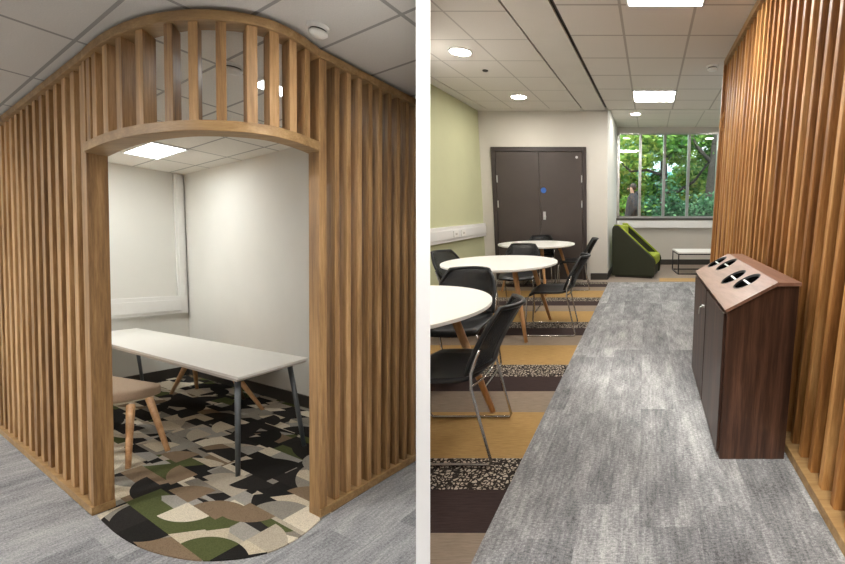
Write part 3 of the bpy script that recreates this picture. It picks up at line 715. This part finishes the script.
for yy in (-.345, .345): MB().tube([(x, yy, z) for x, z in P], .016, 8).build('piping', 'lime', ar)
MB().box(-.3, .4, -.38, .38, 0, .035).build('plinth', 'base', ar)
# low table
lt = thing('low_table', 'low white table with a thin black square frame under the window', 'table', (2.02, 8.15, 0))
MB().box(-.50, .50, -.33, .33, .41, .44).build('tabletop', 'white', lt, .002)
fr = MB()
for xx in (-.50, .48):
    for yy in (-.33, .31): MB().box(xx, xx+.02, yy, yy+.02, 0, .41).build('leg', 'blackmetal', lt)
for yy in (-.33, .31): fr.box(-.48, .48, yy, yy+.02, 0, .02); fr.box(-.48, .48, yy, yy+.02, .385, .41)
for xx in (-.50, .48): fr.box(xx, xx+.02, -.31, .31, 0, .02); fr.box(xx, xx+.02, -.31, .31, .385, .41)
fr.build('frame', 'blackmetal', lt)

for o in B: clip(o, 1)

# the rest of the two rooms, behind the viewpoint
MB().box(-9.1, 5.2, -2.2, -2.05, -.6, 3.3).build('wall_rear', 'rear', kind='structure')
MB().box(-9.2, -9.05, -2.2, 8, -2, 3.3).build('wall_left', 'wall_b', kind='structure')
MB().box(4.5, 4.6, -2.2, YW+.2, 0, 3.3).build('wall_far_right', 'wall_b', kind='structure')
MB().prism([(kx(.90, -2.05), -2.05), (kx(1.0, -2.05), -2.05), (kx(1.0, -.3), -.3), (kx(.90, -.3), -.3)], 0, CB).build('wall_right', 'wall_b', kind='structure')
# ================================================================== OUTSIDE THE WINDOW
MB().box(-14, 18, YW+.25, 40, -.25, .1).build('ground_outside', 'soil', kind='structure')
def leaves(n, cx__, cy, cz, rx, ry, rz, size, seed, shell=.35):
    rnd = random.Random(seed); mb = MB()
    lump = [(rnd.uniform(-.7, .7)*rx, rnd.uniform(-.7, .7)*ry, rnd.uniform(-.7, .7)*rz, rnd.uniform(.3, .55)) for _ in range(14)]
    for _ in range(n):
        l = rnd.choice(lump); d = Vector((rnd.gauss(0, 1), rnd.gauss(0, 1), rnd.gauss(0, 1))).normalized()*rnd.uniform(shell, 1)
        p = Vector((cx__+l[0]+d.x*rx*l[3], cy+l[1]+d.y*ry*l[3], cz+l[2]+d.z*rz*l[3]))
        if p.z < .1: p.z = .1+rnd.random()*.2
        a = Vector((rnd.gauss(0, 1), rnd.gauss(0, 1), rnd.gauss(0, .6))).normalized(); b = a.orthogonal().normalized(); b.rotate(Matrix.Rotation(rnd.uniform(0, 6.3), 3, a))
        s = size*rnd.uniform(.6, 1.3); mb.add([p-a*s, p+b*s*.45, p+a*s, p-b*s*.45], [(0, 1, 2, 3)])
    return mb
def shrub(lab, x, y, h, w_, mat, n=1500, size=.10, seed=1, z=.1):
    t_ = thing('garden_shrub', lab, 'shrub', (x, y, z), 0, 'shrubs outside the window')
    leaves(n, 0, 0, h*.5, w_, w_*.7, h*.55, size, seed).build('foliage', mat, t_)
    mb = MB(); rnd = random.Random(seed)
    for k in range(5): mb.tube([(rnd.uniform(-.1, .1), rnd.uniform(-.1, .1), 0), (rnd.uniform(-.5, .5)*w_, rnd.uniform(-.3, .3)*w_, h*.6)], [.03, .012], 6)
    mb.build('stems', 'bark', t_); return t_
def treex(lab, x, y, pts, rad, branches, crown, mat, seed):
    t_ = thing('broadleaf_tree', lab, 'tree', (x, y, .1), 0, 'trees outside the window')
    mb = MB(); mb.tube(pts, rad, 12)
    for bp_, br in branches: mb.tube(bp_, br, 8)
    mb.build('trunk', 'bark', t_)
    for i, c in enumerate(crown): leaves(c[6], c[0], c[1], c[2], c[3], c[4], c[5], .13, seed+i).build('foliage', mat, t_)
treex('tree with a thin dark trunk and spreading branches behind the middle window panes', 2.3, 15.0,
      [(0, 0, 0), (.02, 0, 1.5), (-.03, 0, 3), (.1, 0, 5)], [.17, .14, .12, .08],
      [([(0, 0, 1.75), (.5, 0, 1.75), (1.1, .1, 2.1), (1.7, .1, 2.9)], [.08, .06, .05, .03]), ([(0, 0, 2.3), (-.6, 0, 2.5), (-1.2, 0, 2.45), (-1.9, .1, 3.1)], [.06, .05, .04, .02]), ([(0, 0, 2.8), (.6, -.1, 3.4), (1.3, 0, 3.6)], [.07, .05, .03])],
      [(.4, .3, 3.6, 2.6, 1.2, 1.0, 2600), (1.2, 1.0, 2.0, 1.3, 1, .7, 700), (-1.5, .8, 3.1, 1.3, 1, .8, 900)], 'leaf3', 11)
treex('broad dark tree trunk behind the right window pane', 3.85, 14.2,
      [(0, 0, 0), (-.03, 0, 1.5), (.08, 0, 3), (.25, 0, 5.2)], [.30, .24, .21, .18],
      [([(0, 0, 2.6), (-.6, 0, 3.2), (-1.0, .1, 4.0)], [.08, .06, .03])],
      [(-.3, .7, 3.5, 1.5, 1.0, .8, 1300), (1.6, .4, 3.0, 1.6, 1, 1.3, 1400)], 'leaf1', 31)
treex('pale leafy tree behind the left window pane', .6, 17.5, [(0, 0, 0), (.1, 0, 2), (.1, 0, 4)], [.1, .09, .05],
      [([(.1, 0, 1.9), (.7, -.2, 2.4), (1.1, -.2, 2.2)], [.05, .04, .02])], [(0, 0, 3.0, 1.7, 1, 1.7, 2600)], 'leaf3', 51)
for i, (x, y, h, w_, mt, lab) in enumerate([
        (.8, 13.6, 1.7, .9, 'leaf1', 'bright shrub behind the person outside the window'), (2.0, 13.0, 1.9, .9, 'leaf2', 'bluish green shrub low in the second window pane'),
        (3.1, 13.2, 1.7, .9, 'leaf2', 'bluish green shrub low in the third window pane'), (4.1, 12.6, 1.5, .9, 'leaf2', 'shrub in front of the broad trunk in the right pane'),
        (1.4, 16.5, 2.5, 1.3, 'leaf1', 'tall shrub behind the left half of the window'), (3.4, 17, 2.9, 1.4, 'leaf1', 'tall shrub between the two trunks'),
        (5.8, 16.5, 3.6, 1.6, 'leaf1', 'large shrub at the far right of the window view'), (-.6, 15.5, 3.6, 1.3, 'leaf2', 'large shrub at the left edge of the window view'),
        (2.6, 20, 3.2, 2.2, 'leaf2', 'distant hedge mass behind the middle panes'), (5.2, 20.5, 5.2, 2.4, 'leaf1', 'distant tall bushes right of centre beyond the glass'), (0, 21, 4.4, 2.2, 'leaf1', 'distant bushes beyond the left pane')]):
    shrub(lab, x, y, h, w_, mt, 2400, .085 if y < 14 else .12, 100+i)
# pale building far behind the trees
bd = thing('office_building', 'pale building glimpsed through the trees beyond the window', 'building', (2.6, 30, .1))
MB().box(-4, 3.5, 0, 5, 0, 9).build('facade', 'facade', bd)
for r_ in range(4): MB().box(-3.8, 3.3, -.05, 0, .8+r_*2, 1.7+r_*2).build('window_band', 'facade_glass', bd)

# person walking past outside, facing left
pr = thing('person', 'person in a dark hooded coat walking past outside the left window pane', 'person', (.95, 11.9, .12), 0)
def skin_body(name, nodes, edges, mat, parent, sub=2):
    me = bpy.data.meshes.new(name); me.from_pydata([n_[0] for n_ in nodes], edges, []); me.materials.append(M[mat]); o = bpy.data.objects.new(name, me); COL.objects.link(o); o.parent = parent
    sk = o.modifiers.new('skin', 'SKIN'); sk.use_smooth_shade = True
    for i, v in enumerate(me.skin_vertices[0].data): v.radius = nodes[i][1]; v.use_root = (i == 0)
    o.modifiers.new('sub', 'SUBSURF').levels = sub; o.modifiers[-1].render_levels = sub; return o
nodes = [((0, 0, .98), (.13, .16)), ((0, 0, 1.2), (.12, .16)), ((.02, 0, 1.42), (.12, .18)), ((-.01, 0, 1.53), (.055, .055)), ((-.03, 0, 1.60), (.06, .055)), ((-.04, 0, 1.70), (.095, .075)), ((-.03, 0, 1.77), (.07, .06)),
         ((.02, .19, 1.43), (.055, .055)), ((.05, .22, 1.14), (.045, .045)), ((-.08, .2, .92), (.035, .035)), ((-.12, .2, .84), (.03, .02)),
         ((.02, -.19, 1.43), (.055, .055)), ((.08, -.22, 1.14), (.045, .045)), ((-.02, -.2, .92), (.035, .035)), ((-.06, -.2, .84), (.03, .02)),
         ((-.02, .09, .88), (.09, .09)), ((-.14, .1, .48), (.06, .06)), ((-.16, .1, .07), (.045, .045)), ((-.28, .1, .035), (.04, .03)),
         ((.02, -.09, .88), (.09, .09)), ((.06, -.1, .48), (.06, .06)), ((.26, -.1, .09), (.045, .045)), ((.16, -.1, .035), (.04, .03))]
ed = [(0, 1), (1, 2), (2, 3), (3, 4), (4, 5), (5, 6), (2, 7), (7, 8), (8, 9), (9, 10), (2, 11), (11, 12), (12, 13), (13, 14), (0, 15), (15, 16), (16, 17), (17, 18), (0, 19), (19, 20), (20, 21), (21, 22)]
skin_body('body', nodes, ed, 'skin', pr)
vs = []; fs = []; N = 20
prof = [(.27, .24, .55, .0), (.25, .235, .8, .0), (.22, .235, 1.05, .0), (.20, .25, 1.3, .01), (.18, .25, 1.45, .02), (.12, .16, 1.53, .02), (.09, .10, 1.57, .0)]
for rx, ry, z, ox in prof:
    for k in range(N): a = 2*math.pi*k/N; vs.append((ox+rx*math.cos(a), ry*math.sin(a), z))
for i in range(len(prof)-1):
    for k in range(N): fs.append((i*N+k, i*N+(k+1) % N, (i+1)*N+(k+1) % N, (i+1)*N+k))
MB().add(vs, fs, True).build('coat', 'coat', pr)
for s in (-1, 1): MB().tube([(.02, s*.2, 1.45), (.06, s*.25, 1.15), (-.05, s*.22, .93)], [.085, .075, .06], 12).build('coat_sleeve', 'coat', pr)
MB().tube([(.10, 0, 1.50), (.12, 0, 1.56), (.07, 0, 1.60)], [.07, .10, .05], 14).build('hood', 'coat', pr)
for s in (-1, 1): MB().tube([(0, s*.09, .88), ((-.14 if s > 0 else .06), s*.1, .48), ((-.16 if s > 0 else .26), s*.1, .1)], [.11, .085, .07], 12).build('trouser_leg', 'coat', pr)
MB().lathe((0, 0, 0), [(.02, -.10), (.085, -.07), (.105, 0), (.09, .06), (.05, .095), (.01, .105)], 18, True, 1, .85).build('hair', 'hair', pr).location = (.0, 0, 1.745)
MB().tube([(-.13, 0, 1.715), (-.155, 0, 1.685), (-.13, 0, 1.675)], [.010, .017, .012], 8).build('nose', 'skin', pr)
